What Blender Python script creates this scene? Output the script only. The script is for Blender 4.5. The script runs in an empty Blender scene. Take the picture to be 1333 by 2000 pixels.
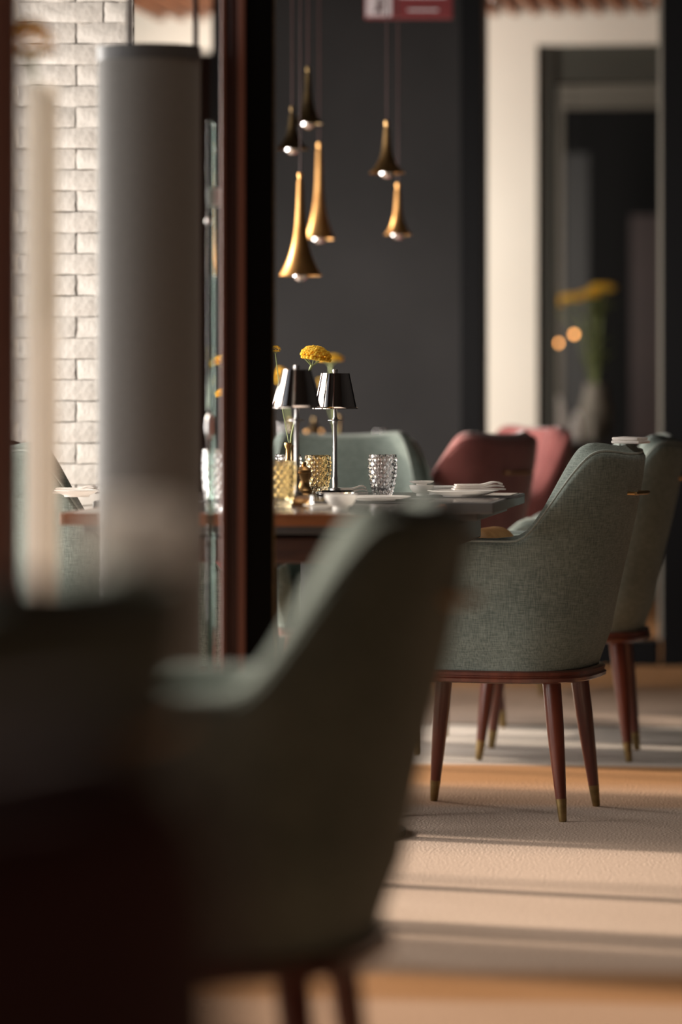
import bpy, bmesh, math, random
from mathutils import Vector, Matrix
random.seed(7)
sc = bpy.context.scene
C = sc.collection
R8 = math.radians(8.0)            # the room stands turned 8 degrees to the camera
EYE = 1.0

# ------------------------------------------------------------------ camera
cd = bpy.data.cameras.new('camera')
cam = bpy.data.objects.new('camera', cd); C.objects.link(cam)
cam.location = (0, 0, EYE); cam.rotation_euler = (math.pi/2, 0, 0)
cd.sensor_fit = 'VERTICAL'; cd.sensor_height = 36; cd.lens = 135
cd.shift_y = -0.125; cd.clip_start = .05; cd.clip_end = 100
cd.dof.use_dof = True; cd.dof.focus_distance = 8.7; cd.dof.aperture_fstop = 1.9
sc.camera = cam

# ------------------------------------------------------------------ light
sc.view_settings.view_transform = 'Standard'; sc.view_settings.look = 'None'
sc.view_settings.exposure = 0.0; sc.view_settings.gamma = 1; sc.view_settings.use_curve_mapping = False
w = bpy.data.worlds.new('world'); sc.world = w; w.use_nodes = True
w.node_tree.nodes['Background'].inputs[0].default_value = (.75, .85, 1, 1)
w.node_tree.nodes['Background'].inputs[1].default_value = .35

def RU(r, u, z=0.0):              # room coordinates: r across, u along
    return Vector((r*math.cos(R8)+u*math.sin(R8), -r*math.sin(R8)+u*math.cos(R8), z))
def area(name, loc, direction, sx, sy, power, col, spread=180):
    l = bpy.data.lights.new(name, 'AREA'); l.shape = 'RECTANGLE'; l.size = sx; l.size_y = sy
    l.energy = power; l.color = col; l.spread = math.radians(spread)
    o = bpy.data.objects.new(name, l); C.objects.link(o); o.location = loc
    o.rotation_euler = Vector(direction).to_track_quat('-Z', 'Y').to_euler()
    return o
WL = -3.3                          # left wall (windows)
WINS = [(1.6, 2.7), (3.0, 3.9), (4.2, 5.5), (5.7, 7.15), (7.45, 9.2), (10.0, 10.9), (11.1, 12.3)]  # unseen windows; first two added to light the near post and chair
WPOW = [5, 3, 9, 20, 100, 70, 75]
WZ = [(1.15, 1.5)]*5+[(1.0, .8)]*2
ZW0, ZW1 = .35, 2.55
inr = RU(1, 0) 
for (a, b), p, (zc, zh) in zip(WINS, WPOW, WZ):   # far lights tilted down, last one turned, to shape the dark wall's shading
    low = a > 9.5
    turn = RU(0, .55) if a > 11 else Vector((0, 0, 0))
    area('window_light', RU(WL+.10, (a+b)/2, zc), inr+turn-Vector((0, 0, .35 if low else 0)), b-a-.1, zh, p, (1, .93, .86), 150 if low else 180)
area('far_room_light', RU(-3.0, 14.8, 1.3), RU(1, .6, 0)-RU(0, 0), 1.2, 1.8, 68, (1, .95, .88))
area('hall_light', (.25, 16.75, 1.5), (.75, .8, -.05), .6, 1.6, 15, (1, .90, .80))  # unseen fill added behind the cream wall to brighten the opening
area('ceiling_light', (.45, 7.3, 2.68), (0, 0, -1), 1.6, 3.4, 8, (1, .86, .74), 75)  # unseen overhead fill added to lift the shaded floor
sun = bpy.data.lights.new('sun', 'SUN'); sun.energy = 6.0; sun.angle = math.radians(3.0); sun.color = (1, .86, .72)
so = bpy.data.objects.new('sun', sun); C.objects.link(so)
SUN_EL = math.radians(24)
so.rotation_euler = Vector((.93*math.cos(SUN_EL), -.37*math.cos(SUN_EL), -math.sin(SUN_EL))).to_track_quat('-Z', 'Y').to_euler()

# ------------------------------------------------------------------ helpers
def P(px, py, Y):                  # point at distance Y seen at (px, py) of the 1333x2000 frame
    return Vector(((px-666.5)*Y/7500, Y, EYE-(py-750)*Y/7500))
def tag(o, label=None, cat=None, group=None, kind=None):
    for k, v in (('label', label), ('category', cat), ('group', group), ('kind', kind)):
        if v: o[k] = v
    return o
def thing(name, label, cat, loc=(0, 0, 0), rz=0, group=None):
    o = bpy.data.objects.new(name, None); C.objects.link(o); o.empty_display_size = .05
    o.location = loc; o.rotation_euler = (0, 0, rz)
    return tag(o, label, cat, group)
def obj(name, bm, mat, parent=None, smooth=True, auto=None):
    me = bpy.data.meshes.new(name)
    bmesh.ops.recalc_face_normals(bm, faces=bm.faces)
    bm.to_mesh(me); bm.free()
    me.materials.append(mat)
    if smooth:
        me.polygons.foreach_set('use_smooth', [True]*len(me.polygons))
        try: me.set_sharp_from_angle(angle=math.radians(auto or 40))
        except Exception: pass
    o = bpy.data.objects.new(name, me); C.objects.link(o)
    if parent: o.parent = parent
    return o
def B(): return bmesh.new()
def box(bm, c, s, bev=0, rz=0, seg=2):
    r = bmesh.ops.create_cube(bm, size=1)
    vs = r['verts']
    M = Matrix.Translation(Vector(c)) @ Matrix.Rotation(rz, 4, 'Z') @ Matrix.Diagonal((s[0], s[1], s[2], 1))
    bmesh.ops.transform(bm, matrix=M, verts=vs)
    if bev:
        es = list({e for v in vs for e in v.link_edges})
        bmesh.ops.bevel(bm, geom=es, offset=bev, segments=seg, affect='EDGES', profile=.5)
    return bm
def lathe(bm, prof, n=32, c=(0, 0, 0), closed=False):
    c = Vector(c); rings = []
    for r, z in prof:
        if r < 1e-6: rings.append([bm.verts.new(c+Vector((0, 0, z)))])
        else: rings.append([bm.verts.new(c+Vector((r*math.cos(2*math.pi*k/n), r*math.sin(2*math.pi*k/n), z))) for k in range(n)])
    prs = list(zip(rings, rings[1:]))
    if closed: prs.append((rings[-1], rings[0]))
    for a, b in prs:
        for k in range(n):
            k2 = (k+1) % n
            if len(a) == 1 and len(b) == 1: continue
            if len(a) == 1: bm.faces.new((a[0], b[k], b[k2]))
            elif len(b) == 1: bm.faces.new((a[k], b[0], a[k2]))
            else: bm.faces.new((a[k], b[k], b[k2], a[k2]))
    return bm
def tube(bm, pts, rad, n=8, closed=False):
    pts = [Vector(p) for p in pts]
    if not hasattr(rad, '__len__'): rad = [rad]*len(pts)
    rings = []; up = None
    for i, p in enumerate(pts):
        if closed: d = pts[(i+1) % len(pts)]-pts[i-1]
        else: d = pts[min(i+1, len(pts)-1)]-pts[max(i-1, 0)]
        d.normalize()
        if up is None: up = Vector((0, 0, 1)) if abs(d.z) < .9 else Vector((1, 0, 0))
        a = d.cross(up).normalized(); b = a.cross(d).normalized(); up = b
        rings.append([bm.verts.new(p+(a*math.cos(2*math.pi*k/n)+b*math.sin(2*math.pi*k/n))*rad[i]) for k in range(n)])
    prs = list(zip(rings, rings[1:]))
    if closed: prs.append((rings[-1], rings[0]))
    for a, b in prs:
        for k in range(n):
            bm.faces.new((a[k], a[(k+1) % n], b[(k+1) % n], b[k]))
    if not closed:
        bm.faces.new(rings[0][::-1]); bm.faces.new(rings[-1])
    return bm
def ico(bm, c, r, sub=2, s=(1, 1, 1)):
    q = bmesh.ops.create_icosphere(bm, subdivisions=sub, radius=r)
    bmesh.ops.transform(bm, matrix=Matrix.Translation(Vector(c)) @ Matrix.Diagonal((s[0], s[1], s[2], 1)), verts=q['verts'])
    return bm
def sstep(a, b, x):
    t = max(0, min(1, (x-a)/(b-a))); return t*t*(3-2*t)

# ------------------------------------------------------------------ materials
def mat(name, col, rough=.5, metal=0, **k):
    m = bpy.data.materials.new(name); m.use_nodes = True
    nt = m.node_tree; b = nt.nodes['Principled BSDF']
    b.inputs['Base Color'].default_value = (*col, 1); b.inputs['Roughness'].default_value = rough
    b.inputs['Metallic'].default_value = metal
    for n, v in k.items():
        b.inputs[n.replace('_', ' ')].default_value = v
    return m
def noisy(m, scale, c1, c2, bump=0, bscale=None, dist=.002, stretch=(1, 1, 1), detail=4, rough=None):
    nt = m.node_tree; N = nt.nodes; L = nt.links; b = N['Principled BSDF']
    tc = N.new('ShaderNodeTexCoord'); mp = N.new('ShaderNodeMapping'); mp.inputs['Scale'].default_value = stretch
    L.new(tc.outputs['Object'], mp.inputs[0])
    n = N.new('ShaderNodeTexNoise'); n.inputs['Scale'].default_value = scale; n.inputs['Detail'].default_value = detail
    L.new(mp.outputs[0], n.inputs['Vector'])
    r = N.new('ShaderNodeValToRGB'); r.color_ramp.elements[0].color = (*c1, 1); r.color_ramp.elements[1].color = (*c2, 1)
    r.color_ramp.elements[0].position = .32; r.color_ramp.elements[1].position = .68
    L.new(n.outputs['Fac'], r.inputs[0]); L.new(r.outputs[0], b.inputs['Base Color'])
    if bump:
        n2 = N.new('ShaderNodeTexNoise'); n2.inputs['Scale'].default_value = bscale or scale; n2.inputs['Detail'].default_value = 5
        L.new(mp.outputs[0], n2.inputs['Vector'])
        bp = N.new('ShaderNodeBump'); bp.inputs['Strength'].default_value = bump; bp.inputs['Distance'].default_value = dist
        L.new(n2.outputs['Fac'], bp.inputs['Height']); L.new(bp.outputs[0], b.inputs['Normal'])
    return m
def fabric(name, ca, cb, sheen=.25):
    """linen weave: two stretched noises, warp and weft"""
    m = mat(name, ca, .92); nt = m.node_tree; N = nt.nodes; L = nt.links; b = N['Principled BSDF']
    b.inputs['Sheen Weight'].default_value = sheen; b.inputs['Sheen Roughness'].default_value = .5
    b.inputs['Specular IOR Level'].default_value = .2
    tc = N.new('ShaderNodeTexCoord'); outs = []
    for st in ((380, 380, 26), (45, 45, 520)):
        mp = N.new('ShaderNodeMapping'); mp.inputs['Scale'].default_value = st
        L.new(tc.outputs['Object'], mp.inputs[0])
        n = N.new('ShaderNodeTexNoise'); n.inputs['Scale'].default_value = 1; n.inputs['Detail'].default_value = 2
        L.new(mp.outputs[0], n.inputs['Vector']); outs.append(n.outputs['Fac'])
    ad = N.new('ShaderNodeMath'); ad.operation = 'ADD'; L.new(outs[0], ad.inputs[0]); L.new(outs[1], ad.inputs[1])
    big = N.new('ShaderNodeTexNoise'); big.inputs['Scale'].default_value = 9; L.new(tc.outputs['Object'], big.inputs['Vector'])
    a2 = N.new('ShaderNodeMath'); a2.operation = 'MULTIPLY_ADD'; a2.inputs[1].default_value = .35
    L.new(big.outputs['Fac'], a2.inputs[0]); L.new(ad.outputs[0], a2.inputs[2])
    r = N.new('ShaderNodeValToRGB'); r.color_ramp.elements[0].position = .0; r.color_ramp.elements[1].position = 1
    mr = N.new('ShaderNodeMapRange'); mr.inputs[1].default_value = .85; mr.inputs[2].default_value = 1.5
    L.new(a2.outputs[0], mr.inputs[0]); L.new(mr.outputs[0], r.inputs[0])
    r.color_ramp.elements[0].color = (*ca, 1); r.color_ramp.elements[1].color = (*cb, 1)
    L.new(r.outputs[0], b.inputs['Base Color'])
    bp = N.new('ShaderNodeBump'); bp.inputs['Strength'].default_value = .4; bp.inputs['Distance'].default_value = .001
    L.new(ad.outputs[0], bp.inputs['Height']); L.new(bp.outputs[0], b.inputs['Normal'])
    return m
def glass(name, col, rough=0.0, ior=1.45):
    m = mat(name, col, rough); b = m.node_tree.nodes['Principled BSDF']
    b.inputs['Transmission Weight'].default_value = 1; b.inputs['IOR'].default_value = ior
    return m
def emis(name, col, s):
    m = mat(name, (0, 0, 0)); b = m.node_tree.nodes['Principled BSDF']
    b.inputs['Emission Color'].default_value = (*col, 1); b.inputs['Emission Strength'].default_value = s
    return m
M = {}
M['sage'] = fabric('sage_linen', (.115, .145, .13), (.275, .32, .285), .12)
M['piping'] = fabric('sage_piping', (.25, .29, .26), (.36, .40, .36))
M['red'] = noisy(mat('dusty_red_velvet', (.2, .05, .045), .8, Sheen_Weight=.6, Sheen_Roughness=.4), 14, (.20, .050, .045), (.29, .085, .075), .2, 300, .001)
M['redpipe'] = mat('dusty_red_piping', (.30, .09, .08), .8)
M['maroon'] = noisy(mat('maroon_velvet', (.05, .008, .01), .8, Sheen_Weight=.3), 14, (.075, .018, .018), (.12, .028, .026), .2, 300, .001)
M['wood'] = noisy(mat('mahogany', (.13, .03, .018), .28, Coat_Weight=.5, Coat_Roughness=.15), 5, (.085, .018, .011), (.17, .042, .022), .05, 60, .001, (6, 6, 1))
M['brass'] = noisy(mat('aged_brass', (.42, .25, .09), .33, 1), 22, (.45, .27, .11), (.68, .42, .18))
M['ferrule'] = noisy(mat('dull_brass', (.28, .19, .08), .42, 1), 40, (.20, .14, .06), (.34, .24, .11))
M['copper'] = noisy(mat('copper_brass', (.7, .36, .12), .4, 1), 12, (.62, .32, .11), (.85, .48, .18))
M['patina'] = noisy(mat('dark_patinated_brass', (.2, .13, .06), .36, 1), 14, (.11, .075, .04), (.24, .16, .07))
M['chrome'] = mat('polished_nickel', (.62, .55, .50), .045, 1)
M['steel'] = mat('satin_steel', (.40, .39, .39), .34, 1)
M['silverbulb'] = mat('silvered_bulb_glass', (.9, .88, .88), .06, 1)
M['clear'] = glass('clear_glass', (1, 1, 1))
M['amber'] = glass('amber_glass', (1, .86, .56))
M['crystal'] = glass('crystal', (.97, .95, .92), 0, 1.5)
M['greenglass'] = glass('edge_green_glass', (.34, .46, .41), .06)
M['white'] = mat('white_porcelain', (.93, .91, .88), .25)
M['napkin'] = noisy(mat('white_linen', (.75, .70, .66), .9), 60, (.85, .81, .77), (.93, .90, .87), .3, 300, .001)
M['tabletop'] = noisy(mat('dark_stone_top', (.05, .045, .045), .16), 8, (.035, .030, .030), (.075, .065, .062))
M['tabledge'] = noisy(mat('orange_wood_edge', (.28, .09, .03), .35), 6, (.20, .060, .02), (.34, .115, .04), .05, 60, .001, (1, 10, 10))
M['darkwood'] = noisy(mat('brown_wood', (.08, .035, .02), .4), 6, (.055, .022, .014), (.11, .045, .025), .05, 60, .001, (1, 8, 8))
M['tablegrey'] = mat('grey_table_edge', (.10, .10, .10), .4)
M['black'] = mat('black_lacquer', (.0035, .0035, .004), .5, Specular_IOR_Level=.1)
M['blackmatt'] = mat('matt_black', (.007, .007, .0075), .8)
M['plum'] = noisy(mat('plum_brown_lacquer', (.07, .03, .026), .35), 4, (.060, .027, .025), (.085, .036, .030))
M['copperlac'] = mat('copper_brown_lacquer', (.30, .13, .095), .4)  # lighter tone paints the light on the post edges
M['charcoal'] = noisy(mat('charcoal_plaster', (.02, .019, .019), .6, Specular_IOR_Level=.2), 1.6, (.011, .0102, .0102), (.021, .0195, .0195), .15, 30, .002)
M['cream'] = noisy(mat('cream_plaster', (.80, .70, .56), .85), 1.2, (.76, .70, .605), (.83, .77, .67), .1, 60, .001)
M['brick'] = noisy(mat('whitewashed_brick', (.72, .68, .63), .9), 7, (.63, .585, .53), (.76, .72, .665), .5, 45, .006)
M['mortar'] = noisy(mat('whitewashed_mortar', (.5, .46, .40), .95), 20, (.60, .56, .50), (.72, .67, .61), .6, 60, .004)
M['ceiling'] = mat('dark_ceiling', (.012, .010, .009), .9)
M['slat'] = noisy(mat('orange_ceiling_slat', (.32, .12, .05), .5), 6, (.24, .085, .035), (.40, .16, .07), .05, 60, .001, (8, 1, 8))
M['greyfab'] = noisy(mat('grey_woven_shade', (.23, .225, .215), .75, Sheen_Weight=.15), 300, (.165, .16, .15), (.21, .205, .192), .15, 500, .0006)
M['greyframe'] = mat('taupe_grey_frame', (.22, .20, .165), .6)
M['olive'] = mat('dark_olive_panel', (.035, .034, .025), .6)
M['jamb'] = mat('dark_jamb', (.012, .011, .011), .6)
M['yellow'] = noisy(mat('yarrow_yellow', (.95, .68, .06), .8), 90, (.90, .56, .03), (1, .80, .11))
M['stem'] = mat('yarrow_stem', (.28, .33, .13), .7)
M['leafgreen'] = mat('olive_leaves', (.13, .15, .045), .7)
M['signred'] = mat('sign_red', (.17, .035, .038), .3)
M['signwhite'] = mat('sign_white', (.62, .55, .57), .4)
M['tan'] = noisy(mat('tan_leather', (.32, .16, .05), .6), 30, (.27, .13, .04), (.36, .19, .07))
M['olivecloth'] = noisy(mat('olive_canvas', (.06, .055, .02), .8), 80, (.05, .045, .018), (.085, .075, .03))
M['sheer'] = mat('frosted_white_glass', (.95, .92, .88), .6)
M['brownwall'] = noisy(mat('red_brown_post', (.10, .04, .03), .45), 3, (.32, .14, .105), (.40, .18, .13))
def translucent(m, f=.5):
    nt = m.node_tree; N = nt.nodes; L = nt.links; b = N['Principled BSDF']; out = N['Material Output']
    tr = N.new('ShaderNodeBsdfTranslucent'); tr.inputs[0].default_value = b.inputs['Base Color'].default_value
    for l in b.inputs['Base Color'].links: L.new(l.from_socket, tr.inputs[0])
    mx = N.new('ShaderNodeMixShader'); mx.inputs[0].default_value = f
    L.new(b.outputs[0], mx.inputs[1]); L.new(tr.outputs[0], mx.inputs[2]); L.new(mx.outputs[0], out.inputs[0])
translucent(M['sheer'], .7); translucent(M['white'], .45); translucent(M['napkin'], .5); translucent(M['yellow'], .45); translucent(M['leafgreen'], .4)
M['bulbglow'] = emis('warm_bulb_glow', (1, .42, .12), 9)

# carpet: woven stripes across the room, some bands painting sun and shade
def carpet():
    m = mat('striped_carpet', (.4, .3, .22), .95); nt = m.node_tree; N = nt.nodes; L = nt.links; b = N['Principled BSDF']
    b.inputs['Specular IOR Level'].default_value = .1
    tc = N.new('ShaderNodeTexCoord'); sp = N.new('ShaderNodeSeparateXYZ'); L.new(tc.outputs['Object'], sp.inputs[0])
    wob = N.new('ShaderNodeTexNoise'); wob.inputs['Scale'].default_value = 1.3; L.new(tc.outputs['Object'], wob.inputs['Vector'])
    ma = N.new('ShaderNodeMath'); ma.operation = 'MULTIPLY_ADD'; ma.inputs[1].default_value = .12
    L.new(wob.outputs['Fac'], ma.inputs[0]); L.new(sp.outputs['Y'], ma.inputs[2])
    mr = N.new('ShaderNodeMapRange'); mr.inputs[1].default_value = 4.06; mr.inputs[2].default_value = 16.06; mr.clamp = False
    L.new(ma.outputs[0], mr.inputs[0])
    pp = N.new('ShaderNodeMath'); pp.operation = 'PINGPONG'; pp.inputs[1].default_value = 1
    L.new(mr.outputs[0], pp.inputs[0])
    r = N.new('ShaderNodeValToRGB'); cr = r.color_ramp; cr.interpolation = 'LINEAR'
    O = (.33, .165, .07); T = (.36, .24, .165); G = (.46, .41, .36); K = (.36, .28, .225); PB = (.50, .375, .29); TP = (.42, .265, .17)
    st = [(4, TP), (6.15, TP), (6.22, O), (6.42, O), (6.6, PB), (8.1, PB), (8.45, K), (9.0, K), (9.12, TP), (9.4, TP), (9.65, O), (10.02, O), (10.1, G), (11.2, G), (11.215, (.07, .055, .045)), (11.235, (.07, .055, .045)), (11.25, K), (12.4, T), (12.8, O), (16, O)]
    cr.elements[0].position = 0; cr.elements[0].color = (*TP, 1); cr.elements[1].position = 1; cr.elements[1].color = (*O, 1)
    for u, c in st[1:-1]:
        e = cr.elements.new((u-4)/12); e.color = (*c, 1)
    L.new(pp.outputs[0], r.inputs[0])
    n = N.new('ShaderNodeTexNoise'); n.inputs['Scale'].default_value = 160; n.inputs['Detail'].default_value = 3; L.new(tc.outputs['Object'], n.inputs['Vector'])
    mr2 = N.new('ShaderNodeMapRange'); mr2.inputs[1].default_value = .3; mr2.inputs[2].default_value = .7; mr2.inputs[3].default_value = .78; mr2.inputs[4].default_value = 1.15
    L.new(n.outputs['Fac'], mr2.inputs[0])
    mx = N.new('ShaderNodeMix'); mx.data_type = 'RGBA'; mx.blend_type = 'MULTIPLY'; mx.inputs[0].default_value = 1
    L.new(r.outputs[0], mx.inputs[6]); L.new(mr2.outputs[0], mx.inputs[7]); L.new(mx.outputs[2], b.inputs['Base Color'])
    bp = N.new('ShaderNodeBump'); bp.inputs['Strength'].default_value = .8; bp.inputs['Distance'].default_value = .004
    L.new(n.outputs['Fac'], bp.inputs['Height']); L.new(bp.outputs[0], b.inputs['Normal'])
    return m
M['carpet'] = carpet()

# ------------------------------------------------------------------ the room
room_rot = -R8
def struct(name, parts, m, parent=None, rot=True, smooth=False, label=None):
    """parts: boxes in room coordinates (r0,r1,u0,u1,z0,z1[,bevel])"""
    bm = B()
    for q in parts:
        r0, r1, u0, u1, z0, z1 = q[:6]
        box(bm, ((r0+r1)/2, (u0+u1)/2, (z0+z1)/2), (r1-r0, u1-u0, z1-z0), q[6] if len(q) > 6 else 0)
    o = obj(name, bm, m, parent, smooth)
    if rot and not parent: o.rotation_euler = (0, 0, room_rot)
    if not parent: o['kind'] = 'structure'
    if label: o['label'] = label
    return o
def ru(px, Y):                     # room coordinates of a point of the ground seen in column px at distance Y
    X = (px-666.5)*Y/7500
    return X*math.cos(R8)-Y*math.sin(R8), X*math.sin(R8)+Y*math.cos(R8)

WR, UB, UF, CEIL = 2.2, -1.2, 22.0, 2.75
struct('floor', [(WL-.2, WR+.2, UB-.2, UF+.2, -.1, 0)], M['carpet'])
ceiling = struct('ceiling', [(WL-.2, WR+.2, UB-.2, UF+.2, CEIL, CEIL+.1)], M['ceiling'])
# left wall with three tall windows
zs0, zs1 = ZW0, ZW1
edges = [UB-.2]+[q for ab in WINS for q in ab]+[UF+.2]
segs = [(WL-.2, WL, edges[i], edges[i+1], 0, CEIL) for i in range(0, len(edges), 2)]
for a, b in WINS: segs += [(WL-.2, WL, a, b, 0, zs0), (WL-.2, WL, a, b, zs1, CEIL)]
struct('wall_left', segs, M['darkwood'])
for i, (a, b) in enumerate(WINS):
    w0 = struct('window_%d' % (i+1), [(WL-.12, WL-.06, a, a+.06, zs0, zs1), (WL-.12, WL-.06, b-.06, b, zs0, zs1),
                (WL-.12, WL-.06, a+.06, b-.06, zs0, zs0+.06), (WL-.12, WL-.06, a+.06, b-.06, zs1-.06, zs1),
                (WL-.11, WL-.07, (a+b)/2-.02, (a+b)/2+.02, zs0+.06, zs1-.06)], M['black'])
struct('wall_right', [(WR, WR+.2, UB-.2, UF+.2, 0, CEIL)], M['blackmatt'])
struct('wall_back', [(WL, WR, UB-.2, UB, 0, CEIL)], M['blackmatt'])
struct('wall_far', [(WL, WR, UF, UF+.2, 0, CEIL)], M['jamb'])

# partition between the dining room and the room beyond
UP = ru(700, 13.8)[1]
r_dl = ru(420, 13.8)[0]; r_dr = ru(905, 13.8)[0]; r_pr = ru(943, 13.7)[0]; r_rp = ru(1299, 13.8)[0]
struct('wall_partition', [(r_dl, r_dr, UP, UP+.15, 0, CEIL)], M['charcoal'])
struct('trim_1', [(r_dr, r_pr, UP-.05, UP+.15, 0, CEIL, .004)], M['black'])
struct('trim_2', [(r_rp, WR, UP-.02, UP+.15, 0, CEIL)], M['black'])
struct('trim_3', [(ru(1289.5, 13.75)[0], r_rp, UP+.02, UP+.06, .09, CEIL)], M['greyframe'])
struct('trim_4', [(r_pr, ru(1289.5, 13.75)[0], UP-.03, UP+.12, 0, .09, .004)], M['black'])
struct('trim_5', [(r_dl-.02, r_dl, UP-.02, UP+.15, 0, CEIL)], M['black'])
# cream wall beyond with two openings
UC = ru(1000, 16)[1]
a0, a1 = ru(1050, 16)[0], ru(1420, 16)[0]
l1 = ru(421, 16)[0]
ZO = EYE+662*16/7500
cw = struct('wall_cream', [(WL, WR, UC, UC+.2, ZO, CEIL), (l1+.02, a0, UC, UC+.2, 0, ZO), (a1, WR, UC, UC+.2, 0, ZO), (WL, ru(100, 16)[0], UC, UC+.2, 0, ZO)], M['cream'])
struct('door_1', [(a0, a0+.065, UC+.03, UC+.25, 0, ZO), (a0+.065, a1, UC+.05, UC+.25, ZO-.15, ZO)], M['olive'])
# taupe frame of the glazed screen inside the opening
Y2 = 17.9; U2 = ru(1000, Y2)[1]
f0, f1 = ru(1082, Y2)[0], ru(1101, Y2)[0]
zt, zb = EYE+602*Y2/7500, EYE+538*Y2/7500
struct('door_2', [(f0, f1, U2, U2+.08, 0, zb), (f0, WR, U2, U2+.08, zb, zb+.035, .003), (f0, WR, U2+.02, U2+.08, zb+.035, zt)], M['greyframe'])
struct('trim_6', [(ru(1102, 20)[0], ru(1150, 20)[0], ru(1125, 20)[1], ru(1125, 20)[1]+.05, 0, EYE+450*20/7500)], M['tablegrey'])
struct('trim_7', [(ru(1232, 20)[0], ru(1300, 20)[0], ru(1250, 20)[1], ru(1250, 20)[1]+.05, 0, EYE+330*20/7500)], M['plum'])
# ceiling slats of the room beyond
k = 0; r = -3.0
slme = None
while r < 2.1:
    if slme is None:
        s = obj('slat', box(B(), (0, 0, 0), (.028, UC-UP-.2, .10), .003), M['slat'], ceiling, False); slme = s.data
    else:
        s = bpy.data.objects.new('slat', slme); C.objects.link(s); s.parent = ceiling
    s.location = (r, (UC+UP)/2+.08, CEIL-.17); r += .088
s = struct('batten', [(-3.1, 2.15, UP+.5, UP+.56, CEIL-.12, CEIL)], M['ceiling'], ceiling)
s = struct('batten', [(-3.1, 2.15, UC-.5, UC-.44, CEIL-.12, CEIL)], M['ceiling'], ceiling)

# brick pier
YB = 9.62
pl, pr = (20-666.5)*YB/7500, (261-666.5)*YB/7500
bm = B(); box(bm, ((pl+pr)/2-.02, YB+.115, CEIL/2), (pr-pl-.012, .2, CEIL)); pier = obj('pillar_wall', bm, M['mortar'], None, False)
pier.name = 'wall_brick'; pier['kind'] = 'structure'
CH = 41.0*YB/7500
def brickmesh(L, seed):
    rnd = random.Random(seed); bm = B(); nx, nz = 5, 3; H = CH-.0022; D = .05
    g = [[None]*(nz+1) for _ in range(nx+1)]
    for i in range(nx+1):
        for j in range(nz+1):
            x = L*i/nx-L/2; z = H*j/nz-H/2; edge = (i in (0, nx)) or (j in (0, nz))
            y = (.0042 if edge else 0)+rnd.uniform(-.0022, .0022)
            z += rnd.uniform(-.0016, .0016); x += rnd.uniform(-.002, .002)
            g[i][j] = bm.verts.new((x, y, z))
    for i in range(nx):
        for j in range(nz): bm.faces.new((g[i][j], g[i+1][j], g[i+1][j+1], g[i][j+1]))
    bk = [bm.verts.new((x, D, z)) for x, z in ((-L/2, -H/2), (L/2, -H/2), (L/2, H/2), (-L/2, H/2))]
    bm.faces.new((g[0][0], bk[0], bk[1]) + tuple(g[i][0] for i in range(nx, 0, -1)))
    bm.faces.new((bk[3], g[0][nz]) + tuple(g[i][nz] for i in range(1, nx+1)) + (bk[2],))
    bm.faces.new((bk[0], g[0][0]) + tuple(g[0][j] for j in range(1, nz+1)) + (bk[3],))
    bm.faces.new((g[nx][0], bk[1], bk[2]) + tuple(g[nx][j] for j in range(nz, 0, -1)))
    return bm
bcache = {}
def brick(x0, x1, z, y=0):
    L = round(x1-x0-.004, 3); key = (L, random.randrange(5))
    if key not in bcache:
        o = obj('brick', brickmesh(L, hash(key) & 255), M['brick'], pier, True, 60); bcache[key] = o.data
    else:
        o = bpy.data.objects.new('brick', bcache[key]); C.objects.link(o); o.parent = pier
    o.location = ((x0+x1)/2, YB-.01+random.uniform(-.002, .002), z)
J = (149-666.5)*YB/7500
z = (EYE+(750-4)*YB/7500) % CH; z0 = z
ncourse = int((CEIL-z0)/CH)
for k in range(-0, ncourse):
    zc = z0+CH*(k+.5)
    par = round((EYE+(750-66)*YB/7500-zc)/CH) % 2 == 0
    if par: cuts = [pl, J-.21, J, pr]
    else: cuts = [pl, J-.15, J+.068, pr]
    cuts = sorted(set(cuts))
    cuts = [c for c in cuts if c >= pl]
    for a, b in zip(cuts, cuts[1:]):
        if b-a > .02: brick(a, b, zc)

# glazed screen posts on the left
def post(name, px0, px1, Y, depth, m, z1=CEIL, bev=.004, z0=0):
    bm = B(); x0, x1 = (px0-666.5)*Y/7500, (px1-666.5)*Y/7500
    box(bm, ((x0+x1)/2, Y+depth/2, (z0+z1)/2), (x1-x0, depth, z1-z0), bev)
    return bm
YP = 7.12
p1 = obj('trim_8', post('', 447, 466, YP, .06, M['plum']), M['plum'], None, False); p1['kind'] = 'structure'
for a, b in ((431, 440), (464, 479)):
    q = obj('bead', post('', a, b, YP-.006, .06, None, bev=.003), M['copperlac'], p1, False)
q = obj('bead', post('', 440.2, 446.8, YP+.004, .05, None, bev=.001), M['plum'], p1, False)
p2 = obj('trim_9', post('', 479.5, 533, YP+.01, .10, None), M['black'], None, False); p2['kind'] = 'structure'
q = obj('edge_strip', post('', 533.2, 537, YP+.02, .05, None, bev=.0005), M['ferrule'], p2, False)
YF = 4.1
p3 = obj('trim_10', post('', -80, 33, YF, .12, None, bev=.012), M['brownwall'], None, False); p3['kind'] = 'structure'

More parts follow.
